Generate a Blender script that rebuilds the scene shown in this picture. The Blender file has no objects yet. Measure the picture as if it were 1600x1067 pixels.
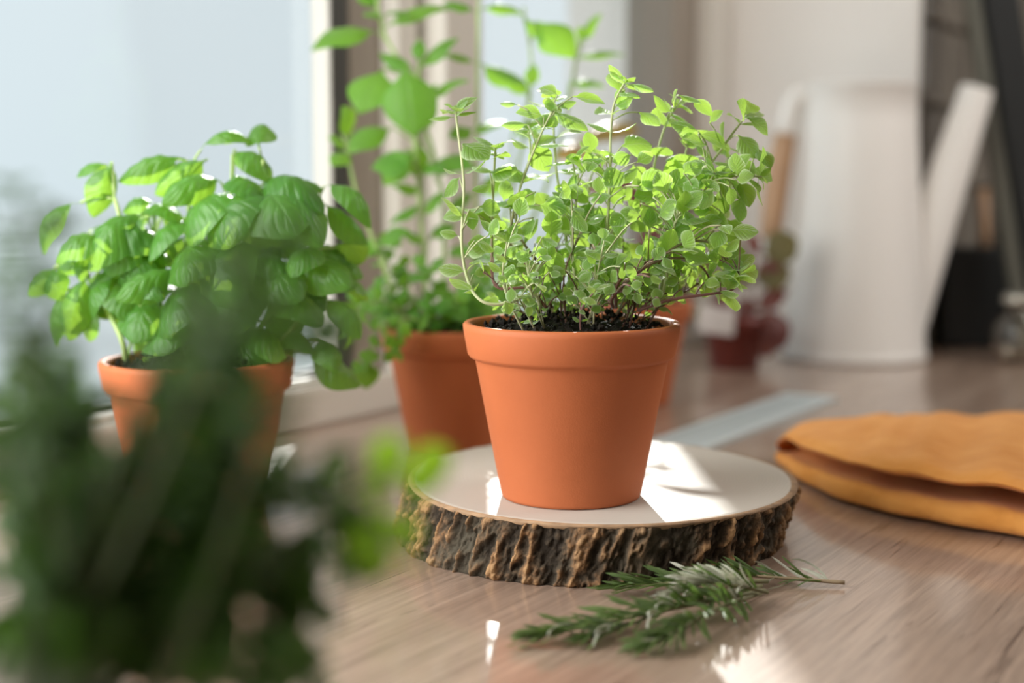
import bpy, bmesh, math, random
from mathutils import Vector, Matrix, noise
from bisect import bisect

# ------------------------------------------------------------------ camera, world, sun, exposure
SC = bpy.context.scene
COL = SC.collection
F = 2222.0
PITCH = math.radians(6.3)
CA, SA = math.cos(PITCH), math.sin(PITCH)
CZ = 0.24
cam_d = bpy.data.cameras.new('camera')
cam = bpy.data.objects.new('camera', cam_d)
COL.objects.link(cam)
cam.location = (0, 0, CZ)
cam.rotation_euler = (math.pi/2 - PITCH, 0, 0)
cam_d.sensor_width = 36.0
cam_d.lens = 50.0
cam_d.clip_start = 0.02
cam_d.clip_end = 200
cam_d.dof.use_dof = True
cam_d.dof.focus_distance = 0.875
cam_d.dof.aperture_fstop = 2.8
SC.camera = cam

SC.view_settings.view_transform = 'Standard'
SC.view_settings.look = 'None'
SC.view_settings.gamma = 1
SC.view_settings.exposure = 0.25
SC.view_settings.use_curve_mapping = False

w = bpy.data.worlds.new('world'); SC.world = w; w.use_nodes = True
wn = w.node_tree.nodes; wl = w.node_tree.links
bg = wn['Background']
tc = wn.new('ShaderNodeTexCoord'); nz = wn.new('ShaderNodeTexNoise'); nz.inputs['Scale'].default_value = 1.6
nz.inputs['Detail'].default_value = 2
cr = wn.new('ShaderNodeValToRGB')
cr.color_ramp.elements[0].color = (0.60, 0.685, 0.73, 1); cr.color_ramp.elements[0].position = .3
cr.color_ramp.elements[1].color = (0.74, 0.79, 0.82, 1); cr.color_ramp.elements[1].position = .7
wl.new(tc.outputs['Generated'], nz.inputs['Vector']); wl.new(nz.outputs['Fac'], cr.inputs['Fac'])
wl.new(cr.outputs['Color'], bg.inputs['Color'])
bg.inputs['Strength'].default_value = 1.0

sun_d = bpy.data.lights.new('sun', 'SUN'); sun_d.energy = 5.8; sun_d.angle = math.radians(0.8)
sun_d.color = (1.0, 0.96, 0.91)
sun = bpy.data.objects.new('sun', sun_d); COL.objects.link(sun)
SUN_DIR = Vector((0.030, -1.0, -0.42)).normalized()
sun.rotation_euler = SUN_DIR.to_track_quat('-Z', 'Y').to_euler()
sun.location = (0, 6, 3)

def area(name, loc, target, size, energy, color, size_y=None):
    d = bpy.data.lights.new(name, 'AREA'); d.shape = 'RECTANGLE'; d.size = size; d.size_y = size_y or size
    d.energy = energy; d.color = color
    o = bpy.data.objects.new(name, d); COL.objects.link(o); o.location = loc
    o.rotation_euler = (Vector(target)-Vector(loc)).to_track_quat('-Z', 'Y').to_euler()
    return o
# added fill lamp left of the camera, strengthening the window's daylight
area('left_fill_light', (-0.66, 0.60, 0.46), (0.15, 1.0, 0.05), 0.62, 12, (1.0, 0.99, 0.97), 0.8)

# added soft fill right of the frame, brightening the can and reveal
area('right_fill_light', (1.75, 1.25, 1.25), (0.45, 1.95, 0.15), 0.9, 15, (1.0, 0.97, 0.93), 0.9)

# ------------------------------------------------------------------ helpers
def P(x, y, Y):
    u = (x-800)/F; v = -(y-533.5)/F
    t = Y/(CA+SA*v)
    return Vector((u*t, Y, CZ+(-SA+CA*v)*t))
def T(x, y, z=0.0):
    u = (x-800)/F; v = -(y-533.5)/F
    t = (z-CZ)/(-SA+CA*v)
    return Vector((u*t, (CA+SA*v)*t, z))

def tag(o, label=None, cat=None, group=None, kind=None):
    if label: o['label'] = label
    if cat: o['category'] = cat
    if group: o['group'] = group
    if kind: o['kind'] = kind
    return o
def empty(name, loc, label=None, cat=None, group=None):
    o = bpy.data.objects.new(name, None); o.empty_display_size = .02
    COL.objects.link(o); o.location = loc
    return tag(o, label, cat, group)
def link_mesh(name, me, mat, parent=None, loc=None):
    o = bpy.data.objects.new(name, me); COL.objects.link(o)
    if mat and not me.materials: me.materials.append(mat)
    if parent: o.parent = parent
    if loc is not None: o.location = loc
    return o
def pydata(name, verts, faces, mat, parent=None, loc=None, smooth=True, uvs=None):
    me = bpy.data.meshes.new(name); me.from_pydata([tuple(v) for v in verts], [], faces)
    if smooth: me.polygons.foreach_set('use_smooth', [True]*len(me.polygons))
    if uvs:
        uv = me.uv_layers.new(name='UVMap')
        for lp in me.loops: uv.data[lp.index].uv = uvs[lp.vertex_index]
    me.update()
    return link_mesh(name, me, mat, parent, loc)
def bm_obj(name, bm, mat, parent=None, loc=None, smooth=False):
    me = bpy.data.meshes.new(name); bmesh.ops.recalc_face_normals(bm, faces=bm.faces)
    bm.to_mesh(me); bm.free()
    if smooth: me.polygons.foreach_set('use_smooth', [True]*len(me.polygons))
    return link_mesh(name, me, mat, parent, loc)
def lathe(name, prof, mat, parent=None, loc=None, n=96):
    V = []; Fc = []; k = len(prof)
    for i in range(n):
        a = 2*math.pi*i/n
        for r, z in prof: V.append((r*math.cos(a), r*math.sin(a), z))
    for i in range(n):
        j = (i+1) % n
        for q in range(k-1): Fc.append((i*k+q, j*k+q, j*k+q+1, i*k+q+1))
    if prof[0][0] > 1e-6 and prof[0] != prof[-1]: Fc.append(tuple(i*k for i in range(n))[::-1])
    o = pydata(name, V, Fc, mat, parent, loc)
    return o
def catmull(pts, per=6):
    pts = [Vector(p) for p in pts]
    if len(pts) < 3: return [pts[0].lerp(pts[-1], i/per) for i in range(per+1)]
    q = [pts[0]*2-pts[1]]+pts+[pts[-1]*2-pts[-2]]; out = []
    for i in range(1, len(q)-2):
        p0, p1, p2, p3 = q[i-1:i+3]
        for k in range(per):
            t = k/per
            out.append(.5*((2*p1)+(p2-p0)*t+(2*p0-5*p1+4*p2-p3)*t*t+(3*p1-p0-3*p2+p3)*t**3))
    out.append(pts[-1]); return out
def add_tube(V, Fc, pts, radii, sides=7, cap=True):
    n = len(pts)
    if isinstance(radii, float): radii = [radii]*n
    if callable(radii): radii = [radii(i/(n-1)) for i in range(n)]
    tan = [(pts[min(i+1, n-1)]-pts[max(i-1, 0)]).normalized() for i in range(n)]
    up = Vector((0, 0, 1)) if abs(tan[0].z) < .9 else Vector((1, 0, 0))
    nrm = tan[0].cross(up).normalized(); b0 = len(V)
    for i in range(n):
        nrm = (nrm - tan[i]*nrm.dot(tan[i])).normalized(); bi = tan[i].cross(nrm)
        for s in range(sides):
            a = 2*math.pi*s/sides
            V.append(pts[i]+(nrm*math.cos(a)+bi*math.sin(a))*radii[i])
    for i in range(n-1):
        for s in range(sides):
            t = (s+1) % sides
            Fc.append((b0+i*sides+s, b0+i*sides+t, b0+(i+1)*sides+t, b0+(i+1)*sides+s))
    if cap:
        Fc.append(tuple(b0+s for s in range(sides))[::-1]); Fc.append(tuple(b0+(n-1)*sides+s for s in range(sides)))
def add_box(bm, lo, hi, M=None, bevel=0):
    m = Matrix.Translation((Vector(lo)+Vector(hi))/2) @ Matrix.Diagonal((*(Vector(hi)-Vector(lo)), 1))
    r = bmesh.ops.create_cube(bm, size=1, matrix=m)
    if bevel:
        ed = list({e for v in r['verts'] for e in v.link_edges})
        g = bmesh.ops.bevel(bm, geom=ed, offset=bevel, segments=2, affect='EDGES', profile=.5)
        vs = list({v for f in g['faces'] for v in f.verts})
        vs = [v for v in bm.verts if v.is_valid and v in set(vs)] or vs
    else: vs = r['verts']
    if M is not None: bmesh.ops.transform(bm, matrix=M, verts=vs)

# ------------------------------------------------------------------ materials
def nt(name):
    m = bpy.data.materials.new(name); m.use_nodes = True
    return m, m.node_tree.nodes, m.node_tree.links, m.node_tree.nodes['Principled BSDF']
def plain(name, col, rough=.5, metal=0, noise_amt=0, scale=20, bump=0, spec=.5, coat=0):
    m, n, l, p = nt(name)
    p.inputs['Roughness'].default_value = rough; p.inputs['Metallic'].default_value = metal
    p.inputs['Specular IOR Level'].default_value = spec; p.inputs['Coat Weight'].default_value = coat
    p.inputs['Base Color'].default_value = (*col, 1)
    if noise_amt or bump:
        t = n.new('ShaderNodeTexCoord'); z = n.new('ShaderNodeTexNoise')
        z.inputs['Scale'].default_value = scale; z.inputs['Detail'].default_value = 5
        l.new(t.outputs['Object'], z.inputs['Vector'])
        r = n.new('ShaderNodeValToRGB'); a = noise_amt
        r.color_ramp.elements[0].position = .3; r.color_ramp.elements[1].position = .7
        r.color_ramp.elements[0].color = (*[c*(1-a) for c in col], 1)
        r.color_ramp.elements[1].color = (*[min(1, c*(1+a)) for c in col], 1)
        l.new(z.outputs['Fac'], r.inputs['Fac']); l.new(r.outputs['Color'], p.inputs['Base Color'])
        if bump:
            b = n.new('ShaderNodeBump'); b.inputs['Strength'].default_value = bump; b.inputs['Distance'].default_value = .002
            l.new(z.outputs['Fac'], b.inputs['Height']); l.new(b.outputs['Normal'], p.inputs['Normal'])
    return m

def leaf_mat(name, dark, light, trans, tw=.45, rough=.5, sheen=.0, vein=(.3, .5, .1), veinamt=.35, nveins=9, spec=.4, rim=0):
    m, n, l, p = nt(name); out = n['Material Output']
    oi = n.new('ShaderNodeObjectInfo'); geo = n.new('ShaderNodeNewGeometry')
    mixc = n.new('ShaderNodeMix'); mixc.data_type = 'RGBA'
    mixc.inputs[6].default_value = (*dark, 1); mixc.inputs[7].default_value = (*light, 1)
    tx = n.new('ShaderNodeTexCoord'); nzz = n.new('ShaderNodeTexNoise'); nzz.inputs['Scale'].default_value = 3
    l.new(tx.outputs['Object'], nzz.inputs['Vector'])
    ad = n.new('ShaderNodeMath'); ad.operation = 'MULTIPLY_ADD'; ad.inputs[1].default_value = .6
    mo = n.new('ShaderNodeMath'); mo.operation = 'MULTIPLY'; mo.inputs[1].default_value = .6
    l.new(nzz.outputs['Fac'], mo.inputs[0]); l.new(oi.outputs['Random'], ad.inputs[0]); l.new(mo.outputs[0], ad.inputs[2])
    l.new(ad.outputs[0], mixc.inputs[0])
    # veins from the leaf's own UV: midrib at u=.5, side veins slanting to the tip
    uv = n.new('ShaderNodeUVMap'); sx = n.new('ShaderNodeSeparateXYZ'); l.new(uv.outputs['UV'], sx.inputs[0])
    def M(op, a, b=None, c=None):
        k = n.new('ShaderNodeMath'); k.operation = op
        for i, q in enumerate((a, b, c)):
            if q is None: continue
            if isinstance(q, (int, float)): k.inputs[i].default_value = q
            else: l.new(q, k.inputs[i])
        return k.outputs[0]
    au = M('ABSOLUTE', M('SUBTRACT', sx.outputs['X'], .5))
    mid = M('SUBTRACT', 1.0, M('SMOOTH_MIN', M('MULTIPLY', au, 22.0), 1.0, .1))
    ph = M('SUBTRACT', M('MULTIPLY', sx.outputs['Y'], float(nveins)), M('MULTIPLY', au, 5.0))
    sv = M('POWER', M('ABSOLUTE', M('SINE', M('MULTIPLY', ph, math.pi))), 8.0)
    sv = M('MULTIPLY', sv, .6)
    vm = M('MAXIMUM', mid, sv)
    mixv = n.new('ShaderNodeMix'); mixv.data_type = 'RGBA'; mixv.inputs[7].default_value = (*vein, 1)
    l.new(M('MULTIPLY', vm, veinamt), mixv.inputs[0]); l.new(mixc.outputs[2], mixv.inputs[6])
    colout = mixv.outputs[2]
    if rim:                                       # felted margin hairs, their white backlit rim painted into the colour
        rm = n.new('ShaderNodeMix'); rm.data_type = 'RGBA'; rm.inputs[7].default_value = (.72, .80, .62, 1)
        l.new(M('MULTIPLY', M('POWER', M('MULTIPLY', au, 2.0), 5.0), rim), rm.inputs[0]); l.new(colout, rm.inputs[6]); colout = rm.outputs[2]
    l.new(colout, p.inputs['Base Color'])
    p.inputs['Roughness'].default_value = rough; p.inputs['Specular IOR Level'].default_value = spec
    p.inputs['Sheen Weight'].default_value = sheen; p.inputs['Sheen Roughness'].default_value = .35
    b = n.new('ShaderNodeBump'); b.inputs['Strength'].default_value = .5; b.inputs['Distance'].default_value = .0012; b.invert = True
    l.new(vm, b.inputs['Height']); l.new(b.outputs['Normal'], p.inputs['Normal'])
    tr = n.new('ShaderNodeBsdfTranslucent')
    mt = n.new('ShaderNodeMix'); mt.data_type = 'RGBA'; mt.blend_type = 'MULTIPLY'; mt.inputs[0].default_value = .45
    mt.inputs[6].default_value = (*trans, 1); l.new(mixv.outputs[2], mt.inputs[7])
    hv = n.new('ShaderNodeHueSaturation'); hv.inputs['Color'].default_value = (*trans, 1)
    hv.inputs['Value'].default_value = 1
    l.new(M('SUBTRACT', 1.12, M('MULTIPLY', vm, .3)), hv.inputs['Value'])
    l.new(hv.outputs['Color'], tr.inputs['Color'])
    ms = n.new('ShaderNodeMixShader'); ms.inputs[0].default_value = tw
    l.new(p.outputs['BSDF'], ms.inputs[1]); l.new(tr.outputs['BSDF'], ms.inputs[2]); l.new(ms.outputs[0], out.inputs['Surface'])
    return m

def terracotta():
    m, n, l, p = nt('terracotta')
    t = n.new('ShaderNodeTexCoord'); a = n.new('ShaderNodeTexNoise'); a.inputs['Scale'].default_value = 14; a.inputs['Detail'].default_value = 4
    f = n.new('ShaderNodeTexNoise'); f.inputs['Scale'].default_value = 900; f.inputs['Detail'].default_value = 2
    l.new(t.outputs['Object'], a.inputs['Vector']); l.new(t.outputs['Object'], f.inputs['Vector'])
    r = n.new('ShaderNodeValToRGB'); r.color_ramp.elements[0].position = .25; r.color_ramp.elements[1].position = .75
    r.color_ramp.elements[0].color = (.46, .125, .042, 1); r.color_ramp.elements[1].color = (.54, .155, .055, 1)
    l.new(a.outputs['Fac'], r.inputs['Fac']); l.new(r.outputs['Color'], p.inputs['Base Color'])
    p.inputs['Roughness'].default_value = .62; p.inputs['Specular IOR Level'].default_value = .35
    b = n.new('ShaderNodeBump'); b.inputs['Strength'].default_value = .12; b.inputs['Distance'].default_value = .0006
    l.new(f.outputs['Fac'], b.inputs['Height']); l.new(b.outputs['Normal'], p.inputs['Normal'])
    return m
TERRA = terracotta()
SOIL = plain('soil', (.012, .009, .007), .9, noise_amt=.8, scale=160, bump=1.0, spec=.25)

# wall frame of reference: O on the counter at the foot of the window frame, D along the wall, N into the room
ANG = math.radians(32.0)
D = Vector((math.sin(ANG), math.cos(ANG), 0)); N = Vector((math.cos(ANG), -math.sin(ANG), 0))
O = T(613, 641, 0)
MW = Matrix(((D.x, N.x, 0, O.x), (D.y, N.y, 0, O.y), (0, 0, 1, 0), (0, 0, 0, 1)))   # (s, t, z) -> world
def s_of(px, t):
    k = (px-800)/F / CA      # close enough near the horizon
    return (k*(O.y+t*N.y)-O.x-t*N.x)/(D.x-k*D.y)

def counter_mat():
    m, n, l, p = nt('wood_laminate')
    t = n.new('ShaderNodeTexCoord'); mp = n.new('ShaderNodeMapping'); mp.vector_type = 'TEXTURE'
    mp.inputs['Rotation'].default_value = (0, 0, math.pi/2-ANG)
    l.new(t.outputs['Object'], mp.inputs['Vector'])
    def nzn(sc, scale, det=5, dist=0, rough=.6):
        v = n.new('ShaderNodeVectorMath'); v.operation = 'MULTIPLY'; v.inputs[1].default_value = sc
        l.new(mp.outputs['Vector'], v.inputs[0])
        z = n.new('ShaderNodeTexNoise'); z.inputs['Scale'].default_value = scale; z.inputs['Detail'].default_value = det
        z.inputs['Distortion'].default_value = dist; z.inputs['Roughness'].default_value = rough
        l.new(v.outputs[0], z.inputs['Vector']); return z.outputs['Fac']
    broad = nzn((1.2, 9, 1), 1.6, 4, .6); fine = nzn((6, 150, 1), 1.6, 6, .3, .7); streak = nzn((3, 42, 1), 1.5, 5, 1.2, .62)
    r = n.new('ShaderNodeValToRGB'); e = r.color_ramp.elements
    e[0].position = .28; e[0].color = (.30, .20, .145, 1); e[1].position = .72; e[1].color = (.48, .355, .275, 1)
    l.new(broad, r.inputs['Fac'])
    r2 = n.new('ShaderNodeValToRGB'); r2.color_ramp.elements[0].position = .3; r2.color_ramp.elements[0].color = (.50, .47, .45, 1)
    r2.color_ramp.elements[1].position = .62; r2.color_ramp.elements[1].color = (1.08, 1.06, 1.05, 1)
    l.new(fine, r2.inputs['Fac'])
    r3 = n.new('ShaderNodeValToRGB'); r3.color_ramp.elements[0].position = .33; r3.color_ramp.elements[0].color = (.30, .25, .22, 1)
    r3.color_ramp.elements[1].position = .40; r3.color_ramp.elements[1].color = (1, 1, 1, 1)
    l.new(streak, r3.inputs['Fac'])
    a = n.new('ShaderNodeMix'); a.data_type = 'RGBA'; a.blend_type = 'MULTIPLY'; a.inputs[0].default_value = .75
    l.new(r.outputs['Color'], a.inputs[6]); l.new(r2.outputs['Color'], a.inputs[7])
    b = n.new('ShaderNodeMix'); b.data_type = 'RGBA'; b.blend_type = 'MULTIPLY'; b.inputs[0].default_value = .85
    l.new(a.outputs[2], b.inputs[6]); l.new(r3.outputs['Color'], b.inputs[7])
    l.new(b.outputs[2], p.inputs['Base Color'])
    p.inputs['Roughness'].default_value = .38; p.inputs['Specular IOR Level'].default_value = .6; p.inputs['Coat Weight'].default_value = .7; p.inputs['Coat Roughness'].default_value = .10
    bp = n.new('ShaderNodeBump'); bp.inputs['Strength'].default_value = .18; bp.inputs['Distance'].default_value = .0004
    l.new(fine, bp.inputs['Height']); l.new(bp.outputs['Normal'], p.inputs['Normal'])
    return m

# ------------------------------------------------------------------ setting: counter, window wall, reveal, tiles
FRAME = plain('window_plastic', (.72, .68, .62), .35)
FRAME_T = plain('taupe_frame', (.29, .245, .20), .45)
GASKET = plain('rubber_gasket', (.05, .048, .042), .5)
PLASTER = plain('plaster', (.82, .78, .74), .8, noise_amt=.03, scale=6, bump=.05)
COUNTER = counter_mat()

s_l, s_r = -2.6, s_of(1135, .035)
L_t = 0.03
while True:                                      # reveal depth until the corner sits where the tiles begin
    c = O+D*s_r+N*L_t
    if 800+F*c.x/(c.y*CA) >= 1430: break
    L_t += .002
CORNER = O+D*s_r+N*L_t

def wbox(name, lo, hi, mat, parent=None, bevel=0, kind=None):
    bm = bmesh.new(); add_box(bm, lo, hi); bmesh.ops.transform(bm, matrix=MW, verts=bm.verts)
    if bevel: bmesh.ops.bevel(bm, geom=list(bm.edges), offset=bevel, segments=2, affect='EDGES')
    o = bm_obj(name, bm, mat, parent, smooth=False)
    if kind: o['kind'] = kind
    return o
def ngon_slab(name, pts, z0, z1, mat):
    n = len(pts); V = [(p[0], p[1], z0) for p in pts]+[(p[0], p[1], z1) for p in pts]
    Fc = [tuple(range(n))[::-1], tuple(range(n, 2*n))]+[(i, (i+1) % n, n+(i+1) % n, n+i) for i in range(n)]
    o = pydata(name, V, Fc, mat, smooth=False)
    return o
def WP(s, t): v = O+D*s+N*t; return (v.x, v.y)
ct = ngon_slab('countertop', [WP(s_l, -.11), WP(s_l, 1.9), WP(s_r+1.9, 1.9), WP(s_r+1.9, L_t+.0), WP(s_r, L_t), WP(s_r, -.11)], -.04, 0, COUNTER)
tag(ct, kind='structure')

# left pane, middle mullions, right pane
GT = -.045
wbox('window_1', (s_l, -.05, 0), (s_r, 0, .040), FRAME, bevel=.003, kind='structure')          # bottom rail
w1 = bpy.data.objects['window_1']
def wpart(name, lo, hi, mat, bevel=.0015): return wbox(name, lo, hi, mat, w1, bevel)
wpart('outer_sill', (s_l, -.20, -.012), (s_r, -.05, .012), plain('outer_sill_white', (.75, .77, .78), .4))
H = 1.35
def post(px0, px1, tf, mat, z0=.040, tb=-.07):
    wpart('mullion', (s_of(px0, tf), tb, z0), (s_of(px1, tf), tf, H), mat)
sA = s_of(525, -.022)
wpart('mullion', (s_of(525, -.022)-.003, -.047, .040), (s_of(525, -.022), -.0225, H), FRAME)
wpart('mullion', (s_of(525, -.022), -.047, .040), (s_of(550, -.022), -.022, H), GASKET); post(550.5, 601, -.022, FRAME_T)
post(626, 655, 0.0, FRAME); post(656, 662, -.012, GASKET); post(699, 755, .026, FRAME)
sB = s_of(755, .026)
post(1046, 1084, .006, FRAME_T); post(1108, 1137, .034, FRAME)
sC = s_of(1046, .006)
# gaskets and glazing beads on the rails (left pane only shows its own run)
for a, b in ((s_l, sA), (sB, sC)):
    wpart('gasket', (a, -.048, .0405), (b, -.034, .052), GASKET)
    wpart('glazing_bead', (a, -.033, .0405), (b, -.012, .047), FRAME)
wpart('top_rail', (s_l, -.07, H-.06), (s_r, .0, H+.02), FRAME)
def glass_mat():
    m, n, l, p = nt('window_glass'); out = n['Material Output']
    tr = n.new('ShaderNodeBsdfTransparent'); gl = n.new('ShaderNodeBsdfGlossy'); gl.inputs['Roughness'].default_value = .02
    tr.inputs['Color'].default_value = (.96, .98, .98, 1)
    fr = n.new('ShaderNodeFresnel'); fr.inputs['IOR'].default_value = 1.45
    mu = n.new('ShaderNodeMath'); mu.operation = 'MULTIPLY'; mu.inputs[1].default_value = .15; l.new(fr.outputs[0], mu.inputs[0])
    ms = n.new('ShaderNodeMixShader'); l.new(mu.outputs[0], ms.inputs[0]); l.new(tr.outputs[0], ms.inputs[1]); l.new(gl.outputs[0], ms.inputs[2])
    l.new(ms.outputs[0], out.inputs['Surface']); return m
GLASS = glass_mat()
wpart('pane', (s_l, GT-.003, .04), (sA, GT+.001, H-.05), GLASS, 0)
wpart('pane', (sB-.01, GT-.003, .04), (sC, GT+.001, H-.05), GLASS, 0)
wbox('wall_lintel', (s_l, -.25, H+.02), (s_r+.05, L_t, H+.5), PLASTER, kind='structure')
wbox('wall_reveal', (s_r, -.25, -.04), (s_r+.012, L_t, H+.02), PLASTER, kind='structure', bevel=.003)
wbox('wall_tiled', (s_r+.0125, -.25, -.04), (s_r+1.9, L_t-.002, H+.5), plain('grout', (.16, .135, .10), .8), kind='structure')
wt = bpy.data.objects['wall_tiled']
TILE = plain('dark_tile', (.10, .085, .062), .22, noise_amt=.25, scale=8)
tbm = bmesh.new(); add_box(tbm, (-.098, 0, -.0555), (.098, .009, .0555))
bmesh.ops.bevel(tbm, geom=list(tbm.edges), offset=.002, segments=1, affect='EDGES')
bmesh.ops.recalc_face_normals(tbm, faces=tbm.faces)
tme = bpy.data.meshes.new('tile'); tbm.to_mesh(tme); tbm.free(); tme.materials.append(TILE)
for r in range(6):
    for c in range(7):
        s0 = s_r+.014+.098+c*.206-(0 if r % 2 == 0 else .0)
        o = bpy.data.objects.new('tile', tme); COL.objects.link(o); o.parent = wt
        v = O+D*s0+N*(L_t-.002); o.location = (v.x, v.y, .058+.117*r)
        o.rotation_euler = (0, 0, math.pi/2-ANG)
        o.scale = (1, -1, 1)
# unseen room shell: ceiling and walls added to shut out ambient skylight
ngon_slab('ceiling', [WP(s_l-1, -.2), WP(s_l-1, 3.2), WP(s_r+2.2, 3.2), WP(s_r+2.2, -.2)], H+.5, H+.6, PLASTER)['kind'] = 'structure'
ngon_slab('wall_right', [WP(s_r+1.9, L_t-.1), WP(s_r+1.9, 3.2), WP(s_r+2.0, 3.2), WP(s_r+2.0, L_t-.1)], -.9, H+.5, PLASTER)['kind'] = 'structure'
ngon_slab('wall_opposite', [WP(s_l-1, 3.2), WP(s_r+2.0, 3.2), WP(s_r+2.0, 3.3), WP(s_l-1, 3.3)], -.9, H+.5, plain('low_bounce_wall', (.34, .31, .28), .7))['kind'] = 'structure'  # wall tone darkened to lower the light bounced back
ngon_slab('wall_left', [WP(s_l-1.1, -.2), WP(s_l-1, -.2), WP(s_l-1, 3.3), WP(s_l-1.1, 3.3)], -.9, H+.5, PLASTER)['kind'] = 'structure'
ngon_slab('floor', [WP(s_l-1, -.1), WP(s_l-1, 3.2), WP(s_r+2.0, 3.2), WP(s_r+2.0, L_t)], -1.0, -.9, plain('floor_wood', (.35, .25, .18), .5))['kind'] = 'structure'
ngon_slab('ground', [(-40, -20), (60, -20), (60, 90), (-40, 90)], -1.3, -1.2, plain('snowy_ground', (.42, .45, .46), 1, noise_amt=.4, scale=.35, spec=0))['kind'] = 'structure'

# ------------------------------------------------------------------ pots
def pot_parts(root, h=.114, R=.0708, rb=.0457, soil_h=.105, seed=1, mat=None, n=96):
    rim = .0235
    prof = [(rb-.003, 0), (rb-.0008, .0006), (rb, .0025), (R-.0085, h-rim-.001), (R-.0078, h-rim+.0002), (R-.0052, h-rim+.0010), (R-.0036, h-rim+.0032),
            (R-.0008, h-.0045), (R-.0006, h-.0016), (R-.0018, h-.0003), (R-.0038, h), (R-.0058, h-.0006), (R-.0066, h-.003), (R-.0085, h-.02), (rb-.004, .008), (.0, .008)]
    lathe('pot', prof, mat or TERRA, root, n=n)
    # soil: lumpy disc plus crumbs
    V = []; Fc = []; rings, seg = 22, 64; Rs = R-.0078
    V.append(Vector((0, 0, soil_h+.009)))
    for i in range(1, rings+1):
        r = Rs*i/rings
        for s in range(seg):
            a = 2*math.pi*s/seg; p = Vector((r*math.cos(a), r*math.sin(a), 0))
            q = p*160+Vector((seed*7, 0, 0))
            zz = .009*(1-(i/rings)**2.2)+.0042*noise.noise(q)+.0025*noise.noise(q*2.7)
            V.append(Vector((p.x, p.y, soil_h+zz)))
    for s in range(seg): Fc.append((0, 1+s, 1+(s+1) % seg))
    for i in range(rings-1):
        for s in range(seg):
            t = (s+1) % seg; b = 1+i*seg
            Fc.append((b+s, b+seg+s, b+seg+t, b+t))
    rg = random.Random(seed)
    for k in range(260):
        a = rg.random()*6.283; r = Rs*math.sqrt(rg.random())*.96; c = Vector((r*math.cos(a), r*math.sin(a), soil_h+.004+.004*rg.random()+.009*(1-(r/Rs)**2.2)-.001))
        sz = rg.uniform(.0008, .0026); b = len(V)
        dirs = [Vector(v)*sz*rg.uniform(.6, 1.3) for v in ((1, 0, 0), (0, 1, 0), (-1, 0, 0), (0, -1, 0), (0, 0, 1), (0, 0, -1))]
        V.extend(c+d for d in dirs)
        for i in range(4): j = (i+1) % 4; Fc.append((b+i, b+j, b+4)); Fc.append((b+j, b+i, b+5))
    pydata('soil', V, Fc, SOIL, root, smooth=False)['kind'] = 'stuff'

# ------------------------------------------------------------------ leaves and plants
def leaf_mesh(name, mat, prof, n=8, m=4, arch=.12, cup=.25, pucker=0, wave=0, seed=0):
    """unit leaf along +Y, half width prof(t) of a unit, arched between fixed ends"""
    V = []; Fc = []; uvs = []
    for i in range(n+1):
        t = i/n
        hw = max(prof(t), .004)
        for j in range(-m, m+1):
            u = j/m; x = u*hw
            z = arch*4*t*(1-t) - cup*hw*(u*u)
            z += pucker*math.sin(t*math.pi*9-abs(u)*2.2)*(1-abs(abs(u)*2-1))*math.sin(math.pi*t)
            z += wave*noise.noise(Vector((u*1.3+seed*5, t*3, seed*3.1)))*abs(u)
            V.append((x, t+.04*abs(u)*hw, z)); uvs.append((.5+u*.5, t))
    k = 2*m+1
    for i in range(n):
        for j in range(k-1): Fc.append((i*k+j, i*k+j+1, (i+1)*k+j+1, (i+1)*k+j))
    me = bpy.data.meshes.new(name); me.from_pydata(V, [], Fc); me.materials.append(mat)
    me.polygons.foreach_set('use_smooth', [True]*len(me.polygons))
    ul = me.uv_layers.new(name='UVMap')
    for lp in me.loops: ul.data[lp.index].uv = uvs[lp.vertex_index]
    me.update(); return me
def ovate(pet=.12, peak=.4, w=.36, sharp=1.0):
    def f(t):
        if t < pet: return .02
        s = (t-pet)/(1-pet)
        q = s**(math.log(.5)/math.log(peak))
        return w*math.sin(math.pi*q)**sharp if s < 1 else .0
    return f

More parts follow.
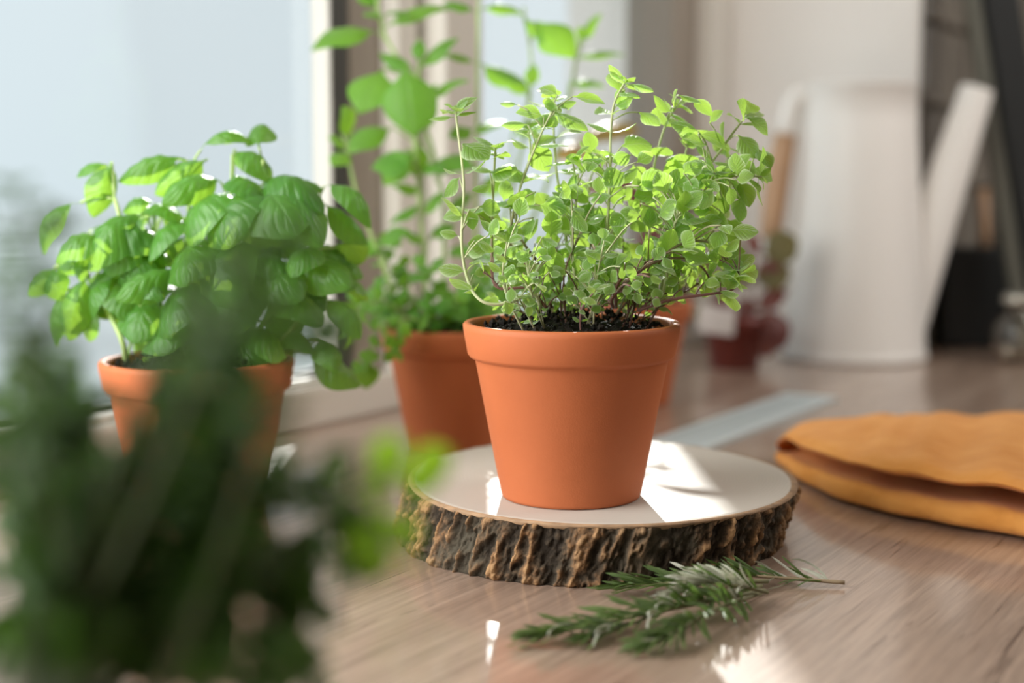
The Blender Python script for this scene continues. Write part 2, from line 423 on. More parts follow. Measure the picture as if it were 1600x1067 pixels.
class Plant:
    def __init__(s, name, loc, label, cat, seed):
        s.root = empty(name, loc, label, cat); s.loc = Vector(loc); s.stems = []; s.leaves = []; s.rng = random.Random(seed)
    def stem(s, pts, r0=.0012, r1=.0006, mat=None, per=6):
        c = catmull(pts, per); s.stems.append(dict(pts=c, r0=r0, r1=r1, mat=mat)); return c
    def leaf(s, base, tip, meshes, wr=1.0, hint=None):
        r = s.rng
        h = hint or Vector((r.gauss(0, .35), -.45+r.gauss(0, .3), .8))
        s.leaves.append((Vector(base), Vector(tip), s.rng.choice(meshes), wr, Vector(h)))
    def grow(s, c, t0, t1, nodes, lf, meshes, droop=.15, spread=.9, wr=1.0, jitter=.25, hint=None):
        n = len(c)-1; r = s.rng; a0 = r.random()*6.28
        for k in range(nodes):
            t = t0+(t1-t0)*(k+.5*r.random())/max(1, nodes-1) if nodes > 1 else t1
            t = min(t, 1.0); i = min(int(t*n), n-1); p = c[i].lerp(c[i+1], t*n-i); tg = (c[i+1]-c[i]).normalized()
            e1 = tg.cross(Vector((.3, .2, 1))).normalized(); e2 = tg.cross(e1)
            a = a0+k*math.pi/2+r.gauss(0, .3)
            for sgn in (0, math.pi):
                d = (e1*math.cos(a+sgn)+e2*math.sin(a+sgn))*spread+tg*(.45+r.gauss(0, .15))+Vector((0, 0, -droop))
                d += Vector((r.gauss(0, jitter), r.gauss(0, jitter), r.gauss(0, jitter)))*.5
                L = lf(t)*r.uniform(.75, 1.2); d.normalize()
                s.leaf(p, p+d*L, meshes, wr*r.uniform(.85, 1.15), (tg*.8+Vector((r.gauss(0, .3), -.35+r.gauss(0, .3), .5))) if hint is None else hint)
    def build(s, maxp=300, stemmat=None, sides=6, pet_r=.0005, maxpet=.05):
        sd = []
        for k, st in enumerate(s.stems):
            V = []; Fc = []; n = len(st['pts'])
            add_tube(V, Fc, [p-s.loc for p in st['pts']], lambda t, st=st: st['r0']+(st['r1']-st['r0'])*t, sides)
            sd.append([V, Fc, st['mat'] or stemmat, []])
        order = sorted(range(len(s.leaves)), key=lambda i: -(s.leaves[i][1]-s.leaves[i][0]).length)
        parts = set(order[:maxp]); rest = []
        for i, lf in enumerate(s.leaves):
            b = lf[0]; best = None
            for k, st in enumerate(s.stems):
                for q, p in enumerate(st['pts']):
                    dd = (p-b).length_squared
                    if best is None or dd < best[0]: best = (dd, k, q)
            d, k, q = best; d = math.sqrt(d); st = s.stems[k]
            if d > st['r0']*1.2:
                a = st['pts'][max(0, q-2)]; mid = a.lerp(b, .55)+Vector((0, 0, .12*d))
                pr = pet_r*(1 if d < .02 else 1.3)
                add_tube(sd[k][0], sd[k][1], catmull([a-s.loc, mid-s.loc, b-s.loc], 3), [pr]*7, 5)
            if i in parts: sd[k][3].append(lf)
            else: rest.append(lf)
        for V, Fc, mt, lv in sd:
            so = pydata('stem', V, Fc, mt, s.root)
            for lf in lv:
                o = bpy.data.objects.new('leaf', lf[2]); COL.objects.link(o); o.parent = so
                o.matrix_local = s.mat(lf)
        for mt_ in dict.fromkeys(lf[2].materials[0] for lf in rest):
            V = []; Fc = []; UV = []
            for lf in (q_ for q_ in rest if q_[2].materials[0] == mt_):
                Mx = s.mat(lf); me = lf[2]; b = len(V)
                V.extend(Mx @ v.co for v in me.vertices)
                u = [None]*len(me.vertices)
                for lp in me.loops: u[lp.vertex_index] = tuple(me.uv_layers[0].data[lp.index].uv)
                UV.extend(u); Fc.extend(tuple(b+i for i in p.vertices) for p in me.polygons)
            pydata('small_leaves', V, Fc, mt_, s.root, uvs=UV)['kind'] = 'stuff'
    def mat(s, lf):
        b, t, me, wr, h = lf; y = t-b; L = y.length; y.normalize(); z = h-y*h.dot(y)
        if z.length < 1e-4: z = Vector((0, 0, 1))-y*y.z
        z.normalize(); x = y.cross(z)
        M3 = Matrix((x*L*wr, y*L, z*L)).transposed()
        return Matrix.Translation(b-s.loc) @ M3.to_4x4()

# ------------------------------------------------------------------ wood slice
SLH = .0375
SC0 = T(938, 744, SLH); SR = .1335
def bark_mat():
    m, n, l, p = nt('bark'); a = n.new('ShaderNodeVertexColor'); a.layer_name = 'hgt'
    sp = n.new('ShaderNodeSeparateColor'); l.new(a.outputs['Color'], sp.inputs[0])
    t = n.new('ShaderNodeTexCoord'); z = n.new('ShaderNodeTexNoise'); z.inputs['Scale'].default_value = 330; z.inputs['Detail'].default_value = 7; z.inputs['Roughness'].default_value = .65
    l.new(t.outputs['Object'], z.inputs['Vector'])
    mm = n.new('ShaderNodeMath'); mm.operation = 'MULTIPLY_ADD'; mm.inputs[1].default_value = .8; l.new(z.outputs['Fac'], mm.inputs[0])
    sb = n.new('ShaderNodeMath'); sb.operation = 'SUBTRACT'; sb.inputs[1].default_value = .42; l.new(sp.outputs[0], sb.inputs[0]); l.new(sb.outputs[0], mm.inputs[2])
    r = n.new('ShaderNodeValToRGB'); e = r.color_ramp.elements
    e[0].position = .1; e[0].color = (.035, .026, .018, 1); e[1].position = .95; e[1].color = (.46, .27, .13, 1)  # crevice shade painted in by height; brown ridges are the bark's own colour
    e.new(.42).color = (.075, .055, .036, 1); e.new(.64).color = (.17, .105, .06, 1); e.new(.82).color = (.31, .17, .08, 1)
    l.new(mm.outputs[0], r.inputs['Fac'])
    g = n.new('ShaderNodeTexNoise'); g.inputs['Scale'].default_value = 26; l.new(t.outputs['Object'], g.inputs['Vector'])
    gr = n.new('ShaderNodeValToRGB'); gr.color_ramp.elements[0].position = .5; gr.color_ramp.elements[1].position = .7
    l.new(g.outputs['Fac'], gr.inputs['Fac'])
    mx = n.new('ShaderNodeMix'); mx.data_type = 'RGBA'; mx.inputs[7].default_value = (.16, .14, .10, 1)
    k = n.new('ShaderNodeMath'); k.operation = 'MULTIPLY'; k.inputs[1].default_value = .5; l.new(gr.outputs['Color'], k.inputs[0])
    l.new(k.outputs[0], mx.inputs[0]); l.new(r.outputs['Color'], mx.inputs[6]); l.new(mx.outputs[2], p.inputs['Base Color'])
    p.inputs['Roughness'].default_value = .85; p.inputs['Specular IOR Level'].default_value = .2
    b = n.new('ShaderNodeBump'); b.inputs['Strength'].default_value = 1.0; b.inputs['Distance'].default_value = .0025
    l.new(z.outputs['Fac'], b.inputs['Height']); l.new(b.outputs['Normal'], p.inputs['Normal'])
    return m
def slice_top_mat():
    m, n, l, p = nt('cut_wood'); t = n.new('ShaderNodeTexCoord')
    z = n.new('ShaderNodeTexNoise'); z.inputs['Scale'].default_value = 5; z.inputs['Detail'].default_value = 3; l.new(t.outputs['Object'], z.inputs['Vector'])
    ln = n.new('ShaderNodeVectorMath'); ln.operation = 'LENGTH'; l.new(t.outputs['Object'], ln.inputs[0])
    a = n.new('ShaderNodeMath'); a.operation = 'MULTIPLY_ADD'; a.inputs[1].default_value = .03; l.new(z.outputs['Fac'], a.inputs[0]); l.new(ln.outputs['Value'], a.inputs[2])
    b = n.new('ShaderNodeMath'); b.operation = 'MULTIPLY'; b.inputs[1].default_value = 2600; l.new(a.outputs[0], b.inputs[0])
    c = n.new('ShaderNodeMath'); c.operation = 'SINE'; l.new(b.outputs[0], c.inputs[0])
    r = n.new('ShaderNodeValToRGB'); r.color_ramp.elements[0].position = 0; r.color_ramp.elements[0].color = (.52, .475, .42, 1)
    r.color_ramp.elements[1].position = 1; r.color_ramp.elements[1].color = (.56, .51, .45, 1)
    d = n.new('ShaderNodeMath'); d.operation = 'MULTIPLY_ADD'; d.inputs[1].default_value = .5; d.inputs[2].default_value = .5
    l.new(c.outputs[0], d.inputs[0]); l.new(d.outputs[0], r.inputs['Fac'])
    z2 = n.new('ShaderNodeTexNoise'); z2.inputs['Scale'].default_value = 12; l.new(t.outputs['Object'], z2.inputs['Vector'])
    r2 = n.new('ShaderNodeValToRGB'); r2.color_ramp.elements[0].color = (.9, .87, .84, 1); r2.color_ramp.elements[1].color = (1.05, 1.05, 1.05, 1)
    l.new(z2.outputs['Fac'], r2.inputs['Fac'])
    mx = n.new('ShaderNodeMix'); mx.data_type = 'RGBA'; mx.blend_type = 'MULTIPLY'; mx.inputs[0].default_value = 1
    l.new(r.outputs['Color'], mx.inputs[6]); l.new(r2.outputs['Color'], mx.inputs[7]); l.new(mx.outputs[2], p.inputs['Base Color'])
    p.inputs['Roughness'].default_value = .5; p.inputs['Specular IOR Level'].default_value = .35
    return m
sl = empty('wood_slice', (SC0.x, SC0.y, 0), 'round wood slice with rough brown bark and pale sanded top under the oregano pot', 'wood slice')
NA, NZ = 1400, 26
def outline(a): return SR*(1.055-.05*math.cos(2*a)+.008*math.sin(3*a+2)+.004*math.sin(7*a))
V = []; Fc = []; hg = []
for iz in range(NZ+1):
    z = SLH*iz/NZ
    for ia in range(NA):
        a = 2*math.pi*ia/NA; c, s_ = math.cos(a), math.sin(a)
        arc = a*SR
        wx = .13*noise.noise(Vector((c*4, s_*4, z*45)))
        ridge = 1-abs(noise.noise(Vector((c*11+wx, s_*11+wx, z*9))))*2.6
        ridge2 = 1-abs(noise.noise(Vector((c*24+5+wx*1.5, s_*24+wx, z*48+3))))*2.4
        knob = max(0, noise.noise(Vector((c*22+3, s_*22, z*170)))-.05)*2.0
        fine = noise.noise(Vector((c*60, s_*60, z*330)))
        crack = max(0, noise.noise(Vector((c*30+9, s_*30, z*70)))-.12)*1.4
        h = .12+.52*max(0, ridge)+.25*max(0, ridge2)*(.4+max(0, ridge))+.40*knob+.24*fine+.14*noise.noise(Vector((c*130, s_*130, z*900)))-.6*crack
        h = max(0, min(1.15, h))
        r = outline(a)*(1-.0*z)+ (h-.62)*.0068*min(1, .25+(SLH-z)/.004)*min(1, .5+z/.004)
        edge = min(z, SLH-z)/.003
        if edge < 1: r -= (1-edge)*.0012
        off = (1-z/SLH)*-.010
        V.append((c*r+off, s_*r, z)); hg.append(h)
for iz in range(NZ):
    for ia in range(NA):
        j = (ia+1) % NA; Fc.append((iz*NA+ia, iz*NA+j, (iz+1)*NA+j, (iz+1)*NA+ia))
Fc.append(tuple(range(NA))[::-1])
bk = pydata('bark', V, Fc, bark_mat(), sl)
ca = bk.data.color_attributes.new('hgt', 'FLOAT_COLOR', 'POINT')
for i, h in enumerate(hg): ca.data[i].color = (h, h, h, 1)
# cut face and thin brown ring of inner bark
V = []; Fc = []; n = 240
for i in range(n):
    a = 2*math.pi*i/n; r = outline(a)-.0045; rr = r-.0022
    V += [(r*math.cos(a), r*math.sin(a), SLH-.001), (r*math.cos(a), r*math.sin(a), SLH+.0004), (rr*math.cos(a), rr*math.sin(a), SLH+.0008)]
for i in range(n):
    j = (i+1) % n; Fc += [(i*3, j*3, j*3+1, i*3+1), (i*3+1, j*3+1, j*3+2, i*3+2)]
Fc.append(tuple(i*3+2 for i in range(n)))
pydata('cut_face', V, Fc, slice_top_mat(), sl, smooth=False)
V = []; Fc = []
for i in range(n):
    a = 2*math.pi*i/n; r0 = outline(a)-.0046; r1 = outline(a)+.0002
    V += [(r0*math.cos(a), r0*math.sin(a), SLH+.0004), (r1*math.cos(a), r1*math.sin(a), SLH-.0002+.0006*noise.noise(Vector((i*.4, 0, 0)))), (r0*math.cos(a), r0*math.sin(a), SLH-.004)]
for i in range(n):
    j = (i+1) % n; Fc += [(i*3, i*3+1, j*3+1, j*3), (i*3+1, i*3+2, j*3+2, j*3+1)]
pydata('inner_bark_ring', V, Fc, plain('inner_bark', (.36, .22, .12), .7, noise_amt=.3, scale=120), sl)

# ------------------------------------------------------------------ oregano (main plant)
OB = T(892, 775, SLH)
o_loc = (OB.x, OB.y, SLH+.0008)
OL = leaf_mat('oregano_leaf', (.05, .14, .02), (.16, .31, .06), (.58, .86, .12), tw=.48, rim=.75, sheen=.8, vein=(.42, .6, .2), veinamt=.45, nveins=6)
oreg = [leaf_mesh('oregano_leaf', OL, ovate(.10, .42, w_, .75), 9, 4, ar, cu, wave=.05, seed=i) for i, (w_, ar, cu) in
        enumerate(((.36, .07, .22), (.40, .03, -.18), (.42, .10, .3), (.33, -.05, .2), (.38, .12, -.1)))]
def stem_mat(name, z0, z1):
    m, _n, _l, _p = nt(name)
    _t = _n.new('ShaderNodeTexCoord'); _s = _n.new('ShaderNodeSeparateXYZ'); _l.new(_t.outputs['Object'], _s.inputs[0])
    _r = _n.new('ShaderNodeValToRGB'); _m = _n.new('ShaderNodeMapRange'); _m.inputs[1].default_value = z0; _m.inputs[2].default_value = z1
    _l.new(_s.outputs['Z'], _m.inputs[0]); _l.new(_m.outputs[0], _r.inputs['Fac']); _l.new(_r.outputs['Color'], _p.inputs['Base Color'])
    _r.color_ramp.elements[0].color = (.15, .055, .038, 1); _r.color_ramp.elements[0].position = .3; _r.color_ramp.elements[1].color = (.46, .50, .26, 1)
    _p.inputs['Roughness'].default_value = .6; _p.inputs['Sheen Weight'].default_value = .5
    return m
OSTEM = stem_mat('oregano_green_stem', .085, .135); OWOOD = stem_mat('oregano_brown_stem', .125, .20)
pl = Plant('potted_oregano', o_loc, 'green oregano with small round leaves in terracotta pot on the wood slice', 'potted plant', 11)
pot_parts(pl.root, seed=3)
def z4(x, y, dY=0.0): return P(660+x/2.319, 80+y/2.319, OB.y+dY)
gs = [  # traced stems: points (x, y, depth offset), green or woody
 ([(430, 930, -.02), (400, 880, -.025), (300, 915, -.03), (215, 905, -.03), (165, 830, -.02), (142, 690, -.02), (150, 480, -.01), (125, 260, 0), (122, 215, 0)], 'g'),
 ([(450, 930, 0), (400, 870, 0), (335, 800, 0), (318, 690, 0), (335, 560, .0), (385, 410, .0), (430, 300, .0), (472, 215, 0)], 'w'),
 ([(470, 930, .01), (440, 850, .01), (425, 780, .01), (370, 700, .01), (340, 640, .01), (352, 500, .01), (390, 380, .02), (385, 290, .02)], 'w'),
 ([(450, 930, -.02), (380, 860, -.02), (265, 850, -.02), (252, 700, -.01), (255, 550, 0), (262, 400, 0), (265, 350, 0)], 'w'),
 ([(530, 930, .02), (530, 780, .02), (510, 600, .02), (482, 400, .03), (475, 240, .03), (480, 170, .03)], 'g'),
 ([(560, 930, -.01), (550, 800, -.01), (540, 650, 0), (560, 520, 0), (545, 400, 0)], 'g'),
 ([(650, 930, .0), (660, 800, 0), (672, 600, 0), (680, 440, 0), (682, 300, 0), (695, 190, 0), (735, 110, 0)], 'g'),
 ([(690, 930, -.03), (690, 890, -.035), (770, 810, -.035), (850, 762, -.03), (940, 750, -.02), (1010, 780, -.01), (1045, 830, -.01)], 'w'),
 ([(760, 930, .0), (790, 860, 0), (890, 680, 0), (950, 520, .0), (1050, 400, .01), (1130, 290, .01), (1175, 230, .01)], 'g'),
 ([(740, 930, .03), (800, 800, .03), (828, 600, .03), (835, 440, .03), (880, 270, .03), (925, 195, .03)], 'g'),
 ([(760, 930, .02), (850, 780, .02), (900, 600, .02), (935, 450, .03), (960, 340, .03)], 'g'),
 ([(780, 940, -.02), (900, 900, -.03), (1040, 880, -.03), (1120, 865, -.02), (1150, 830, -.02), (1140, 790, -.02)], 'w'),
 ([(700, 930, -.02), (705, 850, -.03), (760, 790, -.03), (860, 745, -.03), (960, 690, -.02), (1060, 700, -.01), (1100, 760, 0)], 'w'),
 ([(860, 900, .0), (880, 780, 0), (930, 560, 0), (1020, 420, -.01), (1070, 460, -.01), (1150, 450, -.01), (1230, 455, -.01)], 'g'),
 ([(800, 930, -.02), (870, 880, -.02), (900, 700, -.02), (930, 590, -.02), (1010, 520, -.02), (1060, 440, -.02)], 'g'),
 ([(850, 930, .03), (960, 800, .04), (1030, 640, .04), (1080, 500, .04), (1110, 380, .05)], 'g'),
 ([(600, 930, .04), (600, 800, .05), (610, 640, .05), (600, 500, .05), (640, 380, .05)], 'g'),
]
for pts, kd in gs:
    c = pl.stem([z4(*p) for p in pts], .0012 if kd == 'w' else .0013, .0007, OWOOD if kd == 'w' else OSTEM, 5)
    zl = [p.z for p in c]
    pl.grow(c, .42, .97, 6, lambda t: .0185*(1-.25*abs(t-.6)), oreg)
    pl.grow(c, .97, 1.0, 2, lambda t: .010, oreg)
# low, dense, short shoots out of the soil
rg = random.Random(5)
for k in range(34):
    a = rg.random()*6.283; r0 = .045*math.sqrt(rg.random()); b = Vector((OB.x+r0*math.cos(a), OB.y+r0*math.sin(a), SLH+.104))
    h = rg.uniform(.02, .075); out = rg.uniform(.3, .9)
    e = b+Vector((math.cos(a)*r0*out+rg.gauss(0, .012)+.012, math.sin(a)*r0*out, h))
    c = pl.stem([b, b.lerp(e, .5)+Vector((rg.gauss(0, .004), rg.gauss(0, .004), .004)), e], .0008, .0005, OWOOD if k % 3 else OSTEM, 4)
    pl.grow(c, .25, 1.0, 5, lambda t, h=h: .006+.055*h*(.4+t), oreg)
# middle mass of rounder leaves
for (x0, x1, y0, y1, n_, d0, d1) in ((500, 880, 480, 800, 70, -.04, .05), (860, 1160, 440, 780, 62, -.04, .05), (170, 480, 540, 820, 40, -.03, .03), (560, 860, 330, 500, 14, -.02, .03), (300, 900, 740, 890, 110, -.05, .04), (900, 1100, 720, 880, 25, -.03, .04), (260, 930, 790, 930, 110, -.06, .03)):
    for k in range(n_):
        x = rg.uniform(x0, x1); y = rg.uniform(y0, y1); dd = rg.uniform(d0, d1); b = z4(x, y, dd)
        L = rg.uniform(.012, .018)*(.62 if y > 740 else 1)*(.8 if y > 850 else 1); an = rg.uniform(0, 6.283)
        t = b+Vector((math.cos(an), rg.gauss(-.2, .5), math.sin(an)*.7)).normalized()*L
        pl.leaf(b, t, oreg, rg.uniform(.95, 1.25), Vector((rg.gauss(0, .45), -.8+rg.gauss(0, .3), .6)))
for bx, by, tx, ty, wr in ((145, 335, 242, 392, 1.2), (245, 440, 345, 435, 1.3), (400, 335, 458, 435, 1.2), (722, 345, 832, 340, 1.2), (545, 165, 662, 190, .6), (480, 225, 600, 288, .9),
        (440, 240, 338, 222, .9), (490, 160, 415, 140, 1.1), (490, 195, 557, 183, 1), (345, 195, 280, 190, .6), (382, 268, 285, 268, .6), (905, 222, 838, 160, .9), (912, 205, 925, 138, 1),
        (1000, 292, 897, 262, .8), (1030, 342, 942, 312, .8), (1000, 300, 1102, 357, .8), (1165, 250, 1140, 180, 1.6), (1180, 245, 1252, 305, 1), (1145, 305, 1212, 388, 1.1), (1195, 425, 1268, 470, 1.1),
        (1148, 468, 1185, 565, 1), (1215, 355, 1262, 425, .8), (1000, 500, 1062, 430, 1.4), (1080, 540, 1005, 610, 1.4), (1140, 800, 1217, 797, 1.5), (165, 600, 75, 603, 1.1), (130, 670, 62, 655, .8),
        (135, 458, 80, 528, .8), (195, 590, 288, 620, 1.5), (412, 510, 345, 560, 1.4), (585, 435, 518, 385, .9), (785, 222, 862, 270, .7), (760, 120, 838, 148, .5), (730, 108, 672, 62, .5), (745, 150, 790, 170, .6),
        (700, 200, 765, 160, 1.4), (735, 140, 700, 190, 1.2), (250, 480, 180, 505, .7), (440, 620, 490, 590, 1.2), (640, 560, 660, 640, 1.6), (700, 630, 770, 610, 1.6), (865, 700, 930, 690, 1.6), (1065, 640, 1000, 610, 1.4),
        (395, 905, 415, 965, .9), (930, 160, 1010, 190, .7), (975, 175, 1050, 235, .7), (1040, 260, 1090, 215, .8), (115, 240, 22, 248, .35), (122, 232, 195, 222, .35), (118, 225, 85, 215, .5)):
    pl.leaf(z4(bx, by, .0), z4(tx, ty, rg.uniform(-.012, .008)), oreg, wr*1.05, Vector((rg.gauss(0, .2), -.7, .75)))
pl.build(300, OSTEM, pet_r=.00045)

# ------------------------------------------------------------------ mint / basil in the pot behind
MY = 1.275
mb = T(715, 700, 0); m_loc = (P(717, 690, MY).x, MY, 0)
ML = leaf_mat('tall_basil_leaf', (.05, .22, .03), (.16, .38, .05), (.42, .72, .04), tw=.4, rough=.45, sheen=.15, vein=(.3, .5, .15), veinamt=.3, nveins=7)
mint = [leaf_mesh('broad_leaf', ML, ovate(.14, .42, w_, .9), 12, 4, ar, cu, pucker=.008, wave=.05, seed=i) for i, (w_, ar, cu) in enumerate(((.26, .12, .35), (.30, .15, .2), (.24, .08, .45)))]
GST = plain('pale_green_stem', (.38, .52, .18), .5)
mp_ = Plant('potted_tall_basil', m_loc, 'tall leafy herb in terracotta pot against the window mullion, left behind the wood slice', 'potted plant', 21)
pot_parts(mp_.root, seed=5)
def pm(x, y, dY=0): return P(x, y, MY+dY)
for pts in ([(668, 530, 0), (662, 400, 0), (654, 300, 0), (648, 200, 0), (655, 120, 0), (655, 60, 0)], [(690, 530, 0), (690, 300, .02), (640, 130, .02), (604, 60, .02), (592, 20, .02), (585, -40, .02)],
            [(640, 530, -.02), (600, 420, -.02), (563, 320, -.02), (545, 250, -.02), (535, 200, -.02)], [(735, 530, .02), (742, 400, .02), (745, 200, .02), (747, 60, .02), (749, -60, .02)],
            [(720, 530, 0), (800, 300, .04), (830, 120, .05), (818, 10, .05)], [(740, 530, .02), (850, 300, .06), (890, 150, .08), (905, 60, .08)]):
    mp_.stem([pm(*p) for p in pts], .0022, .0012, GST, 5)
for bx, by, tx, ty, wr, dY in ((592, 52, 486, 78, .75, .02), (600, 46, 705, 14, .55, .02), (745, 20, 690, 6, .7, .02), (590, 15, 552, -20, 1, .02), (600, 25, 566, 25, 1, .02), (584, 14, 580, -30, 1.1, .02), (602, 25, 640, 30, .8, .02),
        (655, 108, 716, 60, .8, 0), (650, 112, 592, 84, .8, 0), (655, 100, 655, 62, .8, -.01), (600, 108, 562, 178, 1.4, .0), (632, 100, 648, 214, 1.35, -.03), (655, 205, 628, 112, .9, .02), (668, 155, 732, 126, .7, 0), (650, 215, 682, 130, .9, .02),
        (652, 245, 580, 262, 1.5, -.02), (650, 222, 652, 278, 1.5, 0), (640, 232, 600, 290, 1.3, -.02), (617, 200, 540, 240, .8, .02), (545, 215, 535, 165, 1.3, -.02), (540, 232, 512, 215, 1.3, -.02), (545, 240, 518, 260, 1, -.02), (655, 262, 700, 268, .8, 0),
        (660, 320, 608, 350, .8, 0), (660, 340, 700, 300, .8, 0), (663, 300, 612, 290, .9, .01), (668, 262, 742, 262, .9, .01), (668, 380, 620, 360, .9, .01), (668, 375, 712, 350, 1, .01), (745, 102, 690, 88, .5, .02), (748, 100, 826, 140, 1, .02), (830, 152, 785, 132, .7, .03), (826, 140, 836, 100, .9, .03),
        (748, 16, 820, 24, .6, .02), (818, 28, 848, 66, .7, .03), (838, 34, 898, 90, 1.1, .03), (905, 68, 940, 22, 1, .06), (900, 92, 975, 86, .3, .06), (912, 66, 905, 40, 1, .06), (890, 130, 945, 136, .6, .06), (745, 300, 700, 330, .9, .02), (745, 305, 800, 280, 1.2, .02), (742, 200, 790, 195, 1.4, .02), (742, 202, 700, 215, 1.2, .02),
        (600, 400, 560, 380, 1.2, -.02), (590, 385, 640, 360, 1, -.02), (800, 210, 860, 190, 1.3, .05), (745, 390, 700, 400, 1, .02)):
    mp_.leaf(pm(bx, by, dY), pm(tx, ty, dY+mp_.rng.uniform(-.03, .01)), mint, wr*1.15, Vector((mp_.rng.gauss(0, .2), -.6, .75)))
rg = random.Random(8)
for k in range(26):
    a = rg.random()*6.283; r0 = .045*math.sqrt(rg.random()); b = Vector((m_loc[0]+r0*math.cos(a), MY+r0*math.sin(a), .104))
    e = b+Vector((math.cos(a)*.035+rg.gauss(0, .01)-.012, math.sin(a)*.03, rg.uniform(.02, .09)))
    c = mp_.stem([b, b.lerp(e, .5)+Vector((0, 0, .008)), e], .0008, .0005, GST, 4)
    mp_.grow(c, .2, 1, 5, lambda t: .013+.006*t, oreg if False else mint, wr=1.35)
for pts in ([(640, 505, -.05), (600, 500, -.07), (580, 540, -.08), (570, 570, -.08)], [(640, 500, -.05), (600, 470, -.06), (560, 480, -.07), (545, 520, -.07)], [(660, 505, -.06), (632, 495, -.08), (620, 520, -.08), (616, 545, -.08)]):
    c = mp_.stem([pm(*p) for p in pts], .0009, .0005, GST, 4); mp_.grow(c, .3, 1, 5, lambda t: .016, mint, wr=1.5, droop=.5)
mp_.leaf(pm(572, 560, -.08), pm(572, 608, -.08), mint, 1.7, Vector((0, -1, .2)))
mp_.build(300, GST, pet_r=.0008)

# ------------------------------------------------------------------ third pot, behind right, red-tinged broad leaves
RY = 1.56; r_loc = (P(981, 650, RY-.09).x*RY/(RY-.09), RY, 0)
RL = leaf_mat('bronze_leaf', (.26, .17, .05), (.34, .27, .07), (.60, .42, .08), tw=.4, rough=.4, vein=(.3, .1, .06), veinamt=.5, nveins=6)
RLD = leaf_mat('purple_leaf', (.10, .03, .03), (.20, .08, .06), (.35, .08, .06), tw=.3, rough=.4, vein=(.3, .1, .1), veinamt=.4, nveins=6)
red = [leaf_mesh('bronze_leaf', RL, ovate(.1, .5, .36, .8), 12, 4, .2, .3, wave=.06, seed=3)]; redd = [leaf_mesh('purple_leaf', RLD, ovate(.1, .45, .33, .8), 12, 4, .12, .3, wave=.06, seed=4)]
RST = plain('reddish_stem', (.22, .08, .05), .5)
rp = Plant('potted_bronze_herb', r_loc, 'bronze-leaved herb in terracotta pot mostly hidden behind the oregano', 'potted plant', 31)
pot_parts(rp.root, seed=6)
def pr(x, y, dY=0): return P(x, y, RY+dY)
for pts in ([(960, 500, 0), (955, 400, 0), (950, 300, 0), (930, 232, 0)], [(975, 500, 0), (1000, 400, 0), (1005, 330, 0)], [(940, 500, 0), (900, 400, 0), (890, 300, 0)]):
    rp.stem([pr(*p) for p in pts], .002, .0013, RST, 5)
for bx, by, tx, ty, wr, ms, dY in ((895, 232, 1000, 205, 1.0, red, -.03), (930, 235, 868, 250, 1, red, -.02), (900, 265, 960, 250, .9, red, -.02), (1005, 330, 965, 275, 1.1, redd, 0), (1005, 330, 1015, 262, 1.1, redd, 0), (950, 300, 900, 290, 1, redd, 0), (1000, 400, 1030, 350, 1.2, redd, 0), (890, 300, 860, 330, 1, redd, 0), (955, 400, 920, 350, 1.2, red, 0), (1000, 400, 960, 450, 1.2, redd, 0), (960, 480, 1010, 460, 1.1, red, 0)):
    rp.leaf(pr(bx, by, 0), pr(tx, ty, dY), ms, wr, Vector((0, -.45, .9)))
rp.build(300, RST, pet_r=.001)

# ------------------------------------------------------------------ small dark red nursery pot near the watering can
NY = 1.86; n_loc = (P(1147, 560, NY).x, NY, 0)
DRED = plain('dark_red_plastic', (.16, .028, .02), .35)
npl = Plant('potted_purple_seedling', n_loc, 'purple seedling in small dark red plastic pot beside white watering can', 'potted plant', 41)
prof = [(.030, 0), (.0315, .001), (.040, .058), (.043, .058), (.043, .068), (.040, .069), (.038, .06), (.029, .006), (0, .006)]
lathe('pot', prof, DRED, npl.root, n=64)
lathe('soil', [(.0385, .055), (.03, .059), (.015, .062), (0, .063)], SOIL, npl.root, n=40)['kind'] = 'stuff'
bm = bmesh.new(); add_box(bm, (-.024, -.001, -.018), (.024, .001, .018)); bmesh.ops.bevel(bm, geom=list(bm.edges), offset=.0006, segments=1, affect='EDGES')
lb = bm_obj('plant_tag', bm, plain('white_card', (.72, .68, .66), .5), npl.root, (-.030, -.040, .066)); lb.rotation_euler = (.25, 0.12, -.25); lb['label'] = 'pale plant tag'
def pn(x, y, dY=0): return P(x, y, NY+dY)
NL = leaf_mat('olive_purple_leaf', (.10, .085, .035), (.17, .16, .06), (.30, .26, .06), tw=.3, vein=(.2, .08, .06), veinamt=.4)
ng = [leaf_mesh('olive_leaf', NL, ovate(.1, .5, .42, .7), 10, 4, .15, .3, wave=.06, seed=9)]
for pts in ([(1150, 510, 0), (1175, 450, 0), (1190, 400, 0), (1195, 390, 0)], [(1140, 510, 0), (1120, 450, 0), (1110, 400, 0)], [(1160, 510, 0), (1185, 480, -.02), (1200, 500, -.04)], [(1150, 510, 0), (1155, 450, 0), (1165, 410, 0)]):
    npl.stem([pn(*p) for p in pts], .0018, .001, RST, 4)
